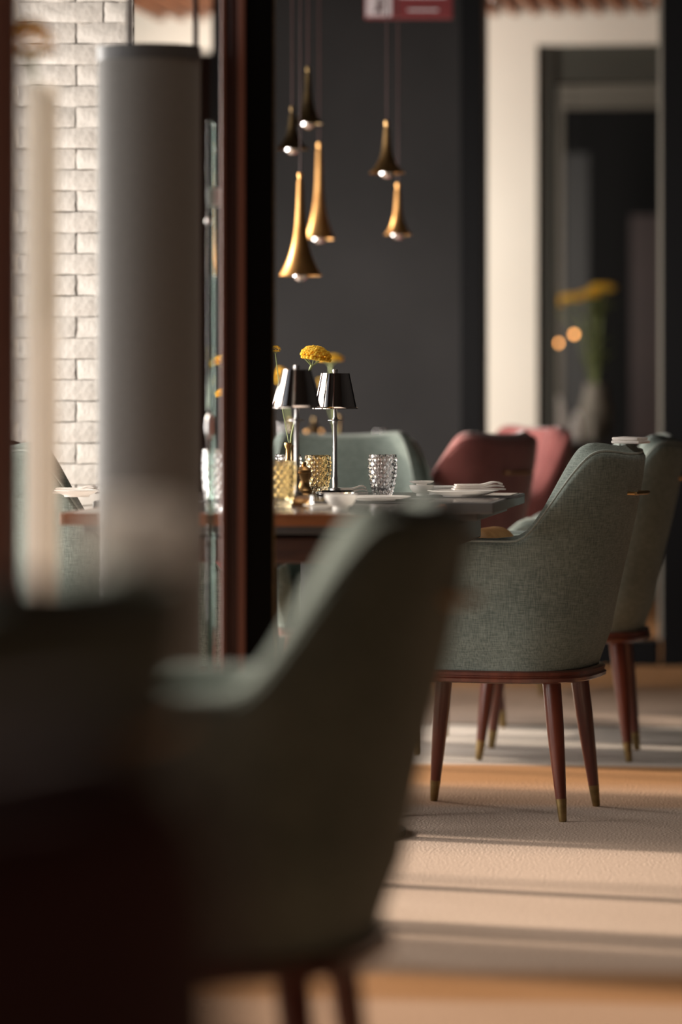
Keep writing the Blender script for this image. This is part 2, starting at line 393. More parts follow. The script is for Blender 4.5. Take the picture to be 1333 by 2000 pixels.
# ------------------------------------------------------------------ chairs
def plan(t, wd, d, f, yb=-.06, n=2.9):
    """U-shaped plan; t 0..1 from right arm front round the back to left arm front"""
    a = .27
    if t < a: return wd, f+(yb-f)*(t/a)
    if t > 1-a: return -wd, f+(yb-f)*((1-t)/a)
    th = (t-a)/(1-2*a)*math.pi
    c, s = math.cos(th), math.sin(th)
    return wd*math.copysign(abs(c)**(2/n), c), yb-(d+yb)*abs(s)**(2/n)
def tparams():
    ts = [i/14*.27 for i in range(14)]+[.27+.46*i/56 for i in range(57)]
    ts += [1-i/14*.27 for i in range(13, -1, -1)]
    return ts
def rim_h(y, x=None):
    s = 1-sstep(-.33, -.105, y)
    s2 = max(0, min(1, (-.125-y)/.175)); s = .45*s+.55*(s2*s2*(3-2*s2))
    wing = .020*min(1, (abs(x)/.215)**2.5)-.021 if x is not None else 0
    return .645+(.217+wing)*s-.13*sstep(.055, .235, y)**1.0
def dims(z):
    s = (z-.345)/.515
    lean = sstep(-.1, 1.1, s)
    tuck = .020*(1-sstep(0, .16, s))
    return .232+.036*min(1, s*1.5)-tuck*.8, .245+.098*lean-tuck
def shell_pts(t):
    """cross-section at t: list of (x,y,z) from outer bottom over the rim to inner bottom"""
    xt, yt = plan(t, .27, .335, .235)
    h = rim_h(yt, xt)
    e = min(t, 1-t)/.27*.29                    # distance from the arm front
    k = math.sqrt(max(0, 1-(1-min(1, e/.032))**2)) if e < .032 else 1
    T = .066*k+.002; mid = .033
    def at(z, off):
        wd, d = dims(z)
        x, y = plan(t, wd, d, .235); x2, y2 = plan(min(1, t+.004), wd, d, .235); x1, y1 = plan(max(0, t-.004), wd, d, .235)
        n = Vector((y2-y1, -(x2-x1), 0)); n = n.normalized() if n.length > 1e-9 else Vector((0, 1, 0))
        if n.dot(Vector((-x, -y+.05, 0))) < 0: n = -n
        return Vector((x, y, z))+n*off
    h2 = h-.02*(1-k); o0 = mid-T/2; o1 = mid+T/2; rr = min(T/2, .02)
    pts = [at(.345+(h2-rr-.345)*i/12, o0) for i in range(13)]
    for a in (20, 40, 60, 75): pts.append(at(h2-rr+rr*math.sin(math.radians(a)), o0+rr*(1-math.cos(math.radians(a)))))
    up = .016*k*(1-sstep(-.2, -.04, yt))
    for q in (.35, .65): pts.append(at(h2+.003*k+up*sstep(-.1, .9, q), o0+rr+(T-2*rr)*q))
    for a in (75, 60, 40, 20): pts.append(at(h2-rr+up+rr*math.sin(math.radians(a)), o1-rr*(1-math.cos(math.radians(a)))))
    for i in range(9): pts.append(at(h2-rr+up+(.40-h2-up+rr)*i/8, o1+.012*math.sin(math.pi*i/8)))
    return pts, h2, o0
def chair(name, label, loc, phi, fab, pip, group, seatm=None):
    t0 = thing(name, label, 'chair', loc, phi, group)
    ts = tparams(); bm = B(); cols = []; seam = []; seam2 = []
    for t in ts:
        pts, h2, o0 = shell_pts(t); cols.append([bm.verts.new(p) for p in pts])
        seam.append(pts[15]); seam2.append(pts[-11])
    for a, b in zip(cols, cols[1:]):
        for i in range(len(a)-1): bm.faces.new((a[i], b[i], b[i+1], a[i+1]))
        bm.faces.new((a[-1], b[-1], b[0], a[0]))
    bm.faces.new(cols[0]); bm.faces.new(cols[-1][::-1])
    obj('upholstered_shell', bm, fab, t0, True, 70)
    obj('piping', tube(B(), seam[1:-1], .0035, 6), pip, t0)
    obj('inner_piping', tube(B(), seam2[1:-1], .003, 6), pip, t0)
    # seat cushion
    bm = B(); n = 40
    def seat_ring(z, ins):
        v = []
        for i in range(n):
            a = 2*math.pi*i/n; c, s = math.cos(a), math.sin(a)
            wx, wy = .162-ins, .225-ins
            v.append(bm.verts.new((wx*math.copysign(abs(c)**.5, c), .03+wy*math.copysign(abs(s)**.5, s)*(1 if s > 0 else .86), z)))
        return v
    rings = [seat_ring(.347, .012), seat_ring(.36, .0), seat_ring(.45, .0), seat_ring(.468, .008), seat_ring(.478, .03), seat_ring(.482, .09)]
    for a, b in zip(rings, rings[1:]):
        for i in range(n): bm.faces.new((a[i], a[(i+1) % n], b[(i+1) % n], b[i]))
    bm.faces.new(rings[0][::-1]); bm.faces.new(rings[-1])
    obj('seat_cushion', bm, seatm or fab, t0)
    # moulded wooden seat rail
    bm = B(); n = 72
    def rail_ring(z, ins):
        v = []
        for i in range(n):
            a = 2*math.pi*i/n; c, s = math.cos(a), math.sin(a); q = 2/3.2
            wx, wy = .232-ins, .245-ins
            v.append(bm.verts.new((wx*math.copysign(abs(c)**q, c), wy*math.copysign(abs(s)**q, s), z)))
        return v
    rings = [rail_ring(.316, .02), rail_ring(.3165, .008), rail_ring(.320, .001), rail_ring(.327, .0), rail_ring(.3305, .005), rail_ring(.333, .005), rail_ring(.3345, .003), rail_ring(.341, .003), rail_ring(.345, .009), rail_ring(.3455, .03)]
    for a, b in zip(rings, rings[1:]):
        for i in range(n): bm.faces.new((a[i], a[(i+1) % n], b[(i+1) % n], b[i]))
    bm.faces.new(rings[0][::-1]); bm.faces.new(rings[-1])
    obj('seat_rail', bm, M['wood'], t0)
    for sx in (-1, 1):
        for sy in (-1, 1):
            top = Vector((sx*.135, sy*.165, .318)); ft = Vector((sx*.168, sy*.200, 0))
            def at(q): return ft+(top-ft)*q
            L = obj('leg', tube(B(), [at(q) for q in (.16, .4, .7, 1)], [.0125, .0165, .0205, .0215], 16), M['wood'], t0)
            obj('brass_ferrule', tube(B(), [at(q) for q in (0, .01, .12, .162)], [.0080, .0092, .0118, .0130], 16), M['ferrule'], L)
    # brass pull on the outside of the back
    wd, d = dims(.748); yb = -d
    h = obj('back_handle', tube(B(), [(-.068, yb-.022, .748), (-.02, yb-.028, .7485), (.02, yb-.028, .7485), (.068, yb-.022, .748)], [.0035, .0052, .0052, .0035], 10), M['brass'], t0)
    for sx in (-.055, .055):
        obj('mount', tube(B(), [(sx, yb+.008, .748), (sx, yb-.024, .748)], .004, 8), M['brass'], h)
    return t0
D = math.radians
G1 = 'sage linen barrel chairs'; G2 = 'dusty red velvet barrel chairs'
chair('barrel_chair', 'sharp sage linen barrel chair with mahogany legs, right of the table, cushion on its seat', (.365, 8.99, 0), D(73), M['sage'], M['piping'], G1)
chair('barrel_chair', 'sage linen barrel chair at the right edge, behind the sharp sage chair', (.588, 10.35, 0), D(82), M['sage'], M['piping'], G1)
chair('barrel_chair', 'large blurred sage barrel chair in the near middle, in front of the table', (-.190, 4.6, 0), D(79), M['sage'], M['piping'], G1)
chair('barrel_chair', 'very blurred dark sage chair back in the near left foreground', (-.470, 2.92, 0), D(73), M['sage'], M['piping'], G1)
chair('barrel_chair', 'sage linen barrel chair facing the camera behind the tables, its padded inner back lit', (.02, 10.55, 0), D(184), M['sage'], M['piping'], G1)
chair('barrel_chair', 'pale sage barrel chair at the far left in front of the white bricks', (-.49, 9.08, 0), D(-75), M['sage'], M['piping'], G1)  # solid chair put where one is only reflected in glass
chair('barrel_chair', 'dusty red velvet barrel chair seen from behind, brass pull on its back', (.215, 11.13, 0), D(58), M['red'], M['redpipe'], G2)
chair('barrel_chair', 'dusty red velvet barrel chair behind the red chair with the brass pull', (.39, 12.35, 0), D(118), M['red'], M['redpipe'], G2)
chair('barrel_chair', 'dusty red velvet barrel chair glimpsed through the gap beside the green glass edge', (-.62, 12.0, 0), D(-80), M['red'], M['redpipe'], G2)
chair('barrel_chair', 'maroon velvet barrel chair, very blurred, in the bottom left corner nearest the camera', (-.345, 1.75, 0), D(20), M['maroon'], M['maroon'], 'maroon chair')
# pale pads added to imitate highlights on two chair back tops
def highlight(label, cx, cy, phi, lx, zt, th, w_=.085):
    ly = -.303
    x = cx+lx*math.cos(phi)-ly*math.sin(phi); y = cy+lx*math.sin(phi)+ly*math.cos(phi)
    t = thing('folded_cloth', label, 'cloth', (x, y, zt), phi, 'folded cloths on chair backs')
    for k in range(2):
        bm = B(); box(bm, (0, .002*k, th*(.25+.5*k)), (w_-.006*k, .068-.006*k, th*.5), min(th*.24, .02), 0, 3)
        for v in bm.verts: v.co.z += -.10*v.co.x*v.co.x/.1+.02*v.co.y
        obj('cloth_fold', bm, M['napkin'], t)
highlight('pale folded cloth on top of the back of the sharp sage chair', .365, 8.99, D(73), .08, .8645, .014, .12)
highlight('pale blurred folded cloth on top of the dark near left chair back', -.470, 2.92, D(73), .095, .8645, .046, .085)
# cushion on the sharp chair
t = thing('scatter_cushion', 'tan cushion with dark olive piping on the seat of the sharp sage chair', 'cushion', (.36, 9.0, .483), D(73))
bm = B(); box(bm, (0, .02, .090), (.26, .10, .18), .045, 0, 5); obj('cushion_body', bm, M['tan'], t)
obj('cushion_piping', tube(B(), [(.115*math.copysign(abs(math.cos(a))**.35, math.cos(a)), .02, .09+.082*math.copysign(abs(math.sin(a))**.4, math.sin(a))) for a in [2*math.pi*k/48 for k in range(48)]], .005, 6, True), M['olivecloth'], t)

# ------------------------------------------------------------------ tables
ZT = .75
def table(name, label, cor, depth_u, width_r, edge, topm, loc_rot=True):
    """cor: world point of the near right corner; extends left (-r) and back (+u)"""
    t = thing(name, label, 'table', (cor[0], cor[1], 0), room_rot)
    W_, D_ = width_r, depth_u
    bm = B(); box(bm, (-W_/2, D_/2, ZT-.011), (W_, D_, .022), .002); obj('tabletop', bm, topm, t, False)
    e = .012
    for (cx, cy, sx, sy) in ((-W_/2, -e/2+.0005, W_+2*e, e), (-W_/2, D_+e/2, W_+2*e, e), (e/2, D_/2, e, D_), (-W_-e/2, D_/2, e, D_)):
        bm = B(); box(bm, (cx, cy, ZT-.0125), (sx, sy, .024), .0025); obj('edge_band', bm, edge, t, False)
    bm = B(); box(bm, (-W_/2, D_/2, ZT-.032), (W_-.05, D_-.05, .018), .002); obj('under_frame', bm, M['tablegrey'], t, False)
    bm = B(); box(bm, (-W_/2, D_/2, ZT-.075), (W_-.16, D_-.16, .05), .004); obj('apron', bm, M['darkwood'], t, False)
    bm = B(); lathe(bm, [(.0, .0), (.20, .0), (.20, .012), (.05, .03), (.035, .06), (.035, ZT-.12), (.08, ZT-.1), (0, ZT-.1)], 32, (-W_/2, D_/2, 0))
    obj('pedestal', bm, M['blackmatt'], t)
    return t
c2 = P(966, 981, .25*7500/231)
table('dining_table', 'dark stone-topped dining table carrying the stacked plates and second lamp', (c2.x-.012, c2.y+.012), .70, .84, M['tablegrey'], M['tabletop'])
cT1 = Vector((.12, 7.41, 0))
table('dining_table', 'nearer dining table with an orange wooden edge under the first lamp', (cT1.x, cT1.y-.02), .64, .66, M['tabledge'], M['tabletop'])

# ------------------------------------------------------------------ table things
def at_table(px, Y): return ((px-666.5)*Y/7500, Y, ZT)
def table_lamp(label, px, Y, zt, zb, rt, rb, square):
    t = thing('table_lamp', label, 'lamp', at_table(px, Y), .3, 'table lamps with metal shades')
    st, sb = zt-ZT, zb-ZT
    bm = B()
    if square: box(bm, (0, 0, .011), (.058, .058, .022), .004)
    else: lathe(bm, [(0, 0), (.040, 0), (.044, .003), (.044, .009), (.040, .012), (0, .012)], 40)
    obj('crystal_base', bm, M['crystal'], t)
    bt = .022 if square else .012
    bm = B(); lathe(bm, [(0, bt), (.012, bt), (.012, bt+.004), (.0062, bt+.006), (.0062, bt+.028), (.0048, bt+.030), (.0048, sb-.036), (.0062, sb-.034), (.0062, sb-.028), (.016, sb-.027), (.016, sb-.0255), (.0062, sb-.024), (.0040, sb-.018), (.0040, st-.004), (0, st-.004)], 24)
    obj('pole', bm, M['steel'], t)
    bm = B(); lathe(bm, [(rt, st), (rb-.0045, sb+.004), (rb-.002, sb+.002), (rb, sb+.001), (rb, sb-.0005), (rb-.005, sb), (rt-.0015, st-.0015), (0, st-.0015), (0, st)], 64)
    obj('lamp_shade', bm, M['chrome'], t, True, 25)
    bm = B(); lathe(bm, [(0, st-.001), (.005, st-.001), (.0062, st+.003), (.0062, st+.007), (.005, st+.009), (0, st+.009)], 20)
    obj('finial', bm, M['steel'], t)
    return t
Y1, Y2_ = 7.92, 8.60
table_lamp('table lamp with polished shade nearest the dark post, on a square crystal base', 580, Y1, EYE+28*Y1/7500, EYE-46*Y1/7500, .0295, .0545, True)
table_lamp('table lamp with polished shade right of the yellow flower, on a round crystal base', 655, Y2_, EYE+21*Y2_/7500, EYE-48*Y2_/7500, .0325, .0525, False)

def tumbler(label, px, Y, h, R, m, seed=0, facets=14, group='cut glass tumblers'):
    t = bpy.data.objects; bm = B(); n, rows = 112, 56; ring = []
    def rad(z):
        q = z/h
        return R*(.66+.36*math.sin(min(1, q*1.25)*math.pi/2)**1.0-.05*max(0, q-.6)/.4)
    outer = []
    for j in range(rows+1):
        z = h*j/rows; r0 = rad(z); row = []
        for i in range(n):
            a = 2*math.pi*i/n
            amp = .0022*min(1, j/5)*min(1, (rows-j)/4)
            d = abs(math.sin(facets/2*a+z*175+seed))*abs(math.sin(facets/2*a-z*175+seed))
            rr = r0-amp*2*(1-d)+amp
            row.append(bm.verts.new((rr*math.cos(a), rr*math.sin(a), z)))
        outer.append(row)
    inner = []
    for j in range(rows+1):
        q = j/rows; z = h-(h-.012)*q; r0 = rad(z)-.0022-.0004*q
        if j > rows-4: r0 *= (1-.12*(j-rows+4))
        inner.append([bm.verts.new((r0*math.cos(2*math.pi*i/n), r0*math.sin(2*math.pi*i/n), z)) for i in range(n)])
    allr = outer+inner
    for a, b in zip(allr, allr[1:]):
        for i in range(n): bm.faces.new((a[i], a[(i+1) % n], b[(i+1) % n], b[i]))
    bm.faces.new(outer[0][::-1]); bm.faces.new(inner[-1])
    o = obj('tumbler', bm, m, None, True, 70); o.location = at_table(px, Y); o.location.z += .0005
    return tag(o, label, 'glass', group)
tumbler('clear cut-glass tumbler standing alone in front of the sage chair back', 748, 8.58, .092, .0315, M['clear'])
tumbler('sharp amber diamond-cut tumbler between the two lamps', 621, 8.72, .088, .0300, M['amber'], 1)
tumbler('blurred amber tumbler nearest the dark post, left of the first lamp', 549, 7.78, .094, .0295, M['amber'], 2)
tumbler('clear tumbler half hidden behind the amber tumbler by the dark post', 563, 8.72, .090, .030, M['clear'], 3)
tumbler('clear tumbler seen through the gap beside the green glass edge', 421, 7.62, .120, .0215*1.0+.004, M['clear'], 4)

def bowl(label, px, Y, R, h, z=0, group='white porcelain bowls'):
    bm = B(); lathe(bm, [(0, 0), (R*.42, 0), (R*.44, .004), (R*.40, .006), (R*.70, h*.35), (R*.93, h*.72), (R, h), (R-.0018, h+.0006), (R-.003, h), (R*.88, h*.70), (R*.6, h*.34), (0, .010)], 40)
    o = obj('sauce_bowl', bm, M['white'], None, True, 50); o.location = at_table(px, Y); o.location.z += z+.0005
    return tag(o, label, 'bowl', group)
bowl('small white sauce bowl in front of the lamps at the near table edge', 666, 7.62, .0325, .030)
bowl('lower small white bowl of the pair left of the plates', 824, 8.56, .0280, .024)
bowl('upper small white bowl of the pair left of the plates', 824, 8.56, .0280, .008, .0250)
def plate(label, px, Y, R, h, z=0):
    bm = B(); lathe(bm, [(0, 0), (R*.55, 0), (R*.57, .003), (R*.75, h*.5), (R, h), (R-.001, h+.0012), (R-.004, h), (R*.73, h*.5+.002), (R*.52, .005), (0, .005)], 56)
    o = obj('plate', bm, M['white'], None, True, 50); o.location = at_table(px, Y); o.location.z += z+.0005
    return tag(o, label, 'plate', 'white porcelain plates')
plate('white plate by the right corner of the table under the napkin', 905, 8.52, .080, .013)
plate('small flat white plate behind the plate with the napkin', 868, 8.74, .062, .016)
plate('white plate lying in the middle of the table in front of the clear tumbler', 735, 8.25, .075, .008)
plate('white side plate under the sauce bowl area of the near table', 628, 7.72, .036, .006)
def napkin(label, px, Y, L, W_, z, rz, sd):
    rnd = random.Random(sd); t = thing('folded_napkin', label, 'napkin', (at_table(px, Y)[0], Y, ZT+z), rz, 'white folded napkins')
    for k in range(3):
        bm = B(); nx, ny = 14, 6; g = []
        for side in (0, 1):
            rows = []
            for i in range(nx+1):
                row = []
                for j in range(ny+1):
                    x = L*(i/nx-.5)*(1-.05*k); y = W_*(j/ny-.5)*(1-.12*k)
                    zz = .0008+k*.0046+.0035*side+(.006*sstep(.55, .85, i/nx)-.004*sstep(.9, 1, i/nx))*k/2*(1 if side or k else 0)
                    row.append(bm.verts.new((x, y, zz)))
                rows.append(row)
            g.append(rows)
        for i in range(nx):
            for j in range(ny):
                bm.faces.new((g[0][i][j], g[0][i+1][j], g[0][i+1][j+1], g[0][i][j+1])); bm.faces.new((g[1][i][j], g[1][i+1][j], g[1][i+1][j+1], g[1][i][j+1]))
        for i in range(nx):
            for j in (0, ny): bm.faces.new((g[0][i][j], g[0][i+1][j], g[1][i+1][j], g[1][i][j]))
        for j in range(ny):
            for i in (0, nx): bm.faces.new((g[0][i][j], g[0][i][j+1], g[1][i][j+1], g[1][i][j]))
        obj('fold', bm, M['napkin'], t)
    return t
napkin('white napkin folded on the plate at the right corner', 935, 8.5, .115, .05, .0150, .12, 1)
napkin('white napkin folded on the table behind the second lamp', 683, 8.74, .085, .05, .0, 0, 2)
napkin('white napkin on the table at the far left by the bricks', 150, 8.75, .10, .05, .0, -.2, 3)
plate('pale plate under the napkin at the far left by the bricks', 150, 8.5, .05, .014)
# thin dark place mats
for lab, px, Y, wx, wy in (('dark place mat under the plate at the right corner', 905, 8.52, .26, .20), ('dark place mat under the white plate in the middle of the table', 742, 8.27, .22, .18)):
    bm = B(); box(bm, (0, 0, .0002), (wx, wy, .0006)); o = obj('place_mat', bm, M['jamb'], None, False); o.location = at_table(px, Y); o.rotation_euler = (0, 0, room_rot); tag(o, lab, 'place mat', 'dark place mats')
# pepper mills and bud vases
def mill(label, px, Y, h, m, s=1.0, zbase=ZT, name='pepper_mill'):
    t = thing(name, label, 'mill', ((px-666.5)*Y/7500, Y, zbase), 0, 'brass mills')
    bm = B(); lathe(bm, [(0, 0), (.020*s, 0), (.022*s, .004), (.017*s, .010), (.019*s, .016), (.014*s, h*.30), (.012*s, h*.45), (.017*s, h*.66), (.019*s, h*.70), (.015*s, h*.73), (0, h*.73)], 28); obj('body', bm, m, t)
    bm = B(); lathe(bm, [(0, h*.731), (.016*s, h*.735), (.017*s, h*.78), (.010*s, h*.86), (.004*s, h*.9), (.006*s, h*.95), (.005*s, h), (0, h)], 24); obj('cap', bm, m, t)
    return t
mill('brass pepper mill between the first lamp and the sharp amber tumbler', 594, 8.45, .078, M['brass'])
mill('brass pepper mill half hidden behind the first lamp pole', 574, 8.15, .068, M['brass'], .9)
def bud_vase(label, px, Y, h, zbase=ZT, m=None, s=1.0):
    bm = B(); lathe(bm, [(0, 0), (.020*s, 0), (.021*s, .004), (.009*s, .014), (.013*s, .03), (.016*s, h*.45), (.008*s, h*.62), (.0048*s, h*.72), (.0048*s, h*.88), (.0075*s, h*.93), (.0090*s, h*.97), (.0085*s, h), (.0040*s, h*.985), (.0030*s, h*.9), (0, h*.9)], 28)
    o = obj('bud_vase', bm, m or M['brass'], None, True, 50); o.location = ((px-666.5)*Y/7500, Y, zbase+.0003)
    return tag(o, label, 'vase', 'brass bud vases')
bud_vase('brass bud vase with flared mouth holding the sharp yarrow, beside the first lamp', 563, 8.55, .119)
bud_vase('smaller dark brass bud vase just right of the flared brass vase', 572, 8.66, .112, m=M['patina'], s=.9)
def yarrow(label, pts, hx, R, m=None, tilt=0, sd=1, group='yellow yarrow flowers', n=110, hh=.34):
    """pts: stem points in world space, the last one under the head"""
    rnd = random.Random(sd); base = Vector(pts[0]); t = thing('yarrow_flower', label, 'flower', base, 0, group)
    loc = [Vector(p)-base for p in pts]
    st = obj('stem', tube(B(), loc, [.0016*R/.022]*(len(loc)-1)+[.0022*R/.022], 7), M['stem'], t)
    top = loc[-1]
    bm = B()
    for k in range(9):
        a = k/9*2*math.pi; q = top+Vector((math.cos(a)*R*.62, math.sin(a)*R*.5, R*.42+math.cos(a)*R*.62*math.tan(tilt)))
        mid = top+(q-top)*.5+Vector((0, 0, -R*.06))
        tube(bm, [top-Vector((0, 0, R*.12)), mid, q], R*.035, 5)
    obj('branchlets', bm, M['stem'], st)
    bm = B(); c = top+Vector((hx, 0, R*.5))
    for k in range(n):
        rr = math.sqrt((k+.5)/n); a = k*2.39996
        x, y = R*rr*math.cos(a), R*.85*rr*math.sin(a)
        z = R*hh*math.sqrt(max(0, 1-rr*rr*.98))-R*.08+rnd.uniform(-.04, .04)*R
        ico(bm, c+Vector((x, y, z+x*math.tan(tilt))), R*.115*rnd.uniform(.75, 1.2), 1, (1, 1, .8))
    for k in range(n//2):
        rr = math.sqrt((k+.5)/(n//2)); a = k*2.39996+1
        x, y = R*.95*rr*math.cos(a), R*.8*rr*math.sin(a)
        ico(bm, c+Vector((x, y, -R*.10+R*.06*(1-rr)+x*math.tan(tilt))), R*.14, 1)
    obj('flower_head', bm, m or M['yellow'], t)
    return t
YFl = 8.55
yarrow('sharp yellow yarrow head rising between the two lamp shades', [P(564, 905, YFl), P(570, 850, YFl), P(590, 760, YFl), P(610, 712, YFl)], .009, .0335, tilt=-.14, n=230, hh=.75)
yarrow('blurred yellow yarrow behind the sharp one, above the second lamp', [P(656, 850, 10.9), P(652, 780, 10.9), P(646, 712, 10.9)], 0, .036, sd=3)
yarrow('small yellow yarrow at the upper edge of the dark post', [P(572, 905, 8.66), P(552, 800, 8.8), P(538, 690, 8.9)], 0, .013, sd=4, n=60, hh=.9)
yarrow('yellow yarrow drooping behind the first lamp shade', [P(568, 860, 11.95), P(562, 800, 11.95), P(549, 752, 11.95)], -.004, .030, sd=5, n=70, hh=1.3)
yarrow('tiny yellow yarrow peeking between the two shades', [P(663, 860, 12.0), P(645, 800, 12.0), P(629, 755, 12.0)], 0, .020, sd=6, n=40, hh=.8)
yarrow('upper yellow yarrow in the gap beside the green glass edge', [P(446, 990, 8.0), P(442, 800, 8.0), P(436, 716, 8.0)], 0, .027, sd=7, tilt=.35, n=120, hh=.5)
yarrow('lower yellow yarrow in the gap beside the green glass edge', [P(450, 990, 8.0), P(446, 850, 8.0), P(441, 778, 8.0)], 0, .022, sd=8, tilt=.2, n=90, hh=.6)
bud_vase('brass bud vase behind the brown post holding two yarrows', 448, 8.0, .10)
# things in front of / behind, on the far table
table('dining_table', 'far dining table behind the sage chair that faces the camera', (.12, 11.75), .55, .5, M['tablegrey'], M['tabletop'])
for px, Y, lab in ((545, 11.95, 'blurred clear tumbler on the far table nearest the dark post'), (740, 12.0, 'blurred clear tumbler on the far table above the sage chair back')):
    pass
def far_glass(label, px, Y, sh=1, sr=1):
    bm = B(); lathe(bm, [(r_*sr, z_*sh) for r_, z_ in [(0, 0), (.022, 0), (.030, .045), (.0285, .125), (.027, .125), (.027, .05), (.019, .01), (0, .01)]], 32)
    o = obj('tumbler', bm, M['signwhite'] if 0 else M['clear'], None); o.location = at_table(px, Y); o.location.z += .0005
    return tag(o, label, 'glass', 'tall tumblers on the far table')
far_glass('blurred tall tumbler on the far table nearest the dark post', 553, 12.1)
far_glass('blurred small tumbler on the far table above the sage chair back', 741, 12.15, .84, .62)
mill('blurred tall brass mill on the far table between the lamps', 614, 12.0, .143, M['patina'], 1.15)
mill('short blurred brass mill left of the tall mill on the far table', 600, 11.98, .105, M['copper'], .9)
mill('short blurred brass mill right of the tall mill on the far table', 629, 12.08, .105, M['copper'], .9)
bud_vase('dark bud vase on the far table behind the first lamp', 568, 11.95, .140, m=M['patina'])
bud_vase('dark bud vase on the far table behind the second lamp', 663, 12.0, .150, m=M['patina'])

# ------------------------------------------------------------------ pendants
def pendant(label, px, Y, ytop, yrim, wpx, m):
    zr = EYE+(750-yrim)*Y/7500; hh = (yrim-ytop)*Y/7500; R = wpx*Y/7500/2
    t = thing('pendant_lamp', label, 'lamp', ((px-666.5)*Y/7500, Y, zr), 0, 'horn shaped brass pendants')
    prof = []; n = 18; r0 = .0085; nk = hh-.022
    for i in range(n+1):
        q = i/n; prof.append((r0+(R-r0)*(.23*(1-q)+(1-q)**4.2*.77)/1.0, nk*q))
    prof[0] = (R, 0)
    inner = [(max(.002, r-.0015), z) for r, z in prof]
    bm = B(); lathe(bm, [(R-.0025, -.001)]+[(R+.0008, -.0012)]+prof+[(.001, nk)]+inner[::-1][1:-1], 48, closed=True)
    obj('horn_shade', bm, m, t, True, 50)
    bm = B(); lathe(bm, [(0, nk), (.0060, nk), (.0050, nk+.008), (.0075, nk+.012), (.0075, nk+.020), (.003, nk+.022), (0, nk+.022)], 20)
    obj('neck', bm, m, t)
    bm = B(); ico(bm, (0, 0, .004), .0215, 3, (1, 1, .95)); tube(bm, [(0, 0, .02), (0, 0, .05)], .009, 12)
    obj('bulb', bm, M['silverbulb'], t)
    obj('cord', tube(B(), [(0, 0, nk+.022), (0, 0, CEIL-zr-.02)], .0022, 6), M['plum'], t)
    bm = B(); lathe(bm, [(0, 0), (.03, 0), (.03, -.02), (0, -.02)], 24, (0, 0, CEIL-zr)); obj('ceiling_cap', bm, M['black'], t)
pendant('short dark brass horn pendant, lower left of the upper pair', 571, 10.75, 207, 291, 68, M['patina'])
pendant('topmost short dark horn pendant of the cluster', 602, 11.0, 130, 241, 58, M['patina'])
pendant('long dark brass horn pendant behind the longest one', 624, 11.4, 278, 466, 62, M['copper'])
pendant('longest and lowest bright copper horn pendant', 587, 10.5, 337, 538, 84, M['copper'])
pendant('upper horn pendant of the right-hand pair', 756, 10.9, 235, 338, 70, M['brass'])
pendant('lower small horn pendant of the right-hand pair', 778, 11.3, 357, 458, 54, M['copper'])

# exit sign hanging near the ceiling
YS = 12.4
t = thing('hanging_sign', 'red and white box sign hanging from the ceiling at the top edge', 'sign', P(799, 37, YS), 0)
sw, sh = 172*YS/7500, .105
bm = B(); box(bm, (0, 0, sh/2), (sw, .05, sh), .004); obj('sign_box', bm, M['signred'], t, False)
x0 = -sw/2
bm = B(); box(bm, (x0+.045, -.0262, sh/2), (.082, .002, sh-.012)); wp = obj('white_panel', bm, M['signwhite'], t, False)
bm = B(); ico(bm, (x0+.048, -.028, .060), .007, 2, (1, .15, 1)); box(bm, (x0+.045, -.0280, .038), (.014, .0015, .028), 0)
box(bm, (x0+.037, -.0280, .022), (.018, .0015, .006)); box(bm, (x0+.052, -.0280, .020), (.006, .0015, .018)); box(bm, (x0+.058, -.0280, .045), (.016, .0015, .005)); obj('figure', bm, M['plum'], wp, False)
bm = B(); box(bm, (.045, -.0262, .026), (.10, .002, .006)); box(bm, (.045, -.0262, .07), (.15, .002, .008)); obj('pale_line', bm, M['signwhite'], t, False)  # pale stripes paint a reflection on the red face
for sx in (-.1, .1): obj('hanger_rod', tube(B(), [(sx, 0, sh), (sx, 0, CEIL-P(799, 37, YS).z)], .003, 8), M['black'], t)

# ------------------------------------------------------------------ left foreground things
YG = 7.0
t = thing('floor_lamp_shade', 'tall grey cylindrical fabric lamp column left of the brown post', 'lamp', ((291-666.5)*YG/7500, YG, 0), 0)
Rg = 100*YG/7500; zt_ = EYE+(750-93)*YG/7500
bm = B(); lathe(bm, [(0, .04), (Rg, .04), (Rg, zt_-.022), (Rg, zt_-.020), (0, zt_-.020)], 64); obj('fabric_column', bm, M['greyfab'], t, True, 30)
bm = B(); lathe(bm, [(Rg+.0015, zt_-.026), (Rg+.0015, zt_), (Rg-.006, zt_), (Rg-.006, zt_-.0199), (Rg-.0001, zt_-.0199), (Rg+.0002, zt_-.026)], 64, closed=True); obj('top_band', bm, M['tablegrey'], t, True, 30)
bm = B(); lathe(bm, [(0, 0), (Rg+.03, 0), (Rg+.03, .012), (Rg+.01, .0399), (0, .0399)], 48); obj('base', bm, M['black'], t)
for px in (246, 396):
    x = (px-291)*YG/7500
    bm = B(); box(bm, (x*.86, .03, (zt_-.02+CEIL)/2), (.0105, .0105, CEIL-zt_+.02), .001); obj('rod', bm, M['plum'], t, False)
bm = B(); box(bm, (-.062, .03, CEIL-.20), (.042, .03, .40), .002); obj('rod_bracket', bm, M['jamb'], t, False)  # block and both rods added for dark reflections in the glass

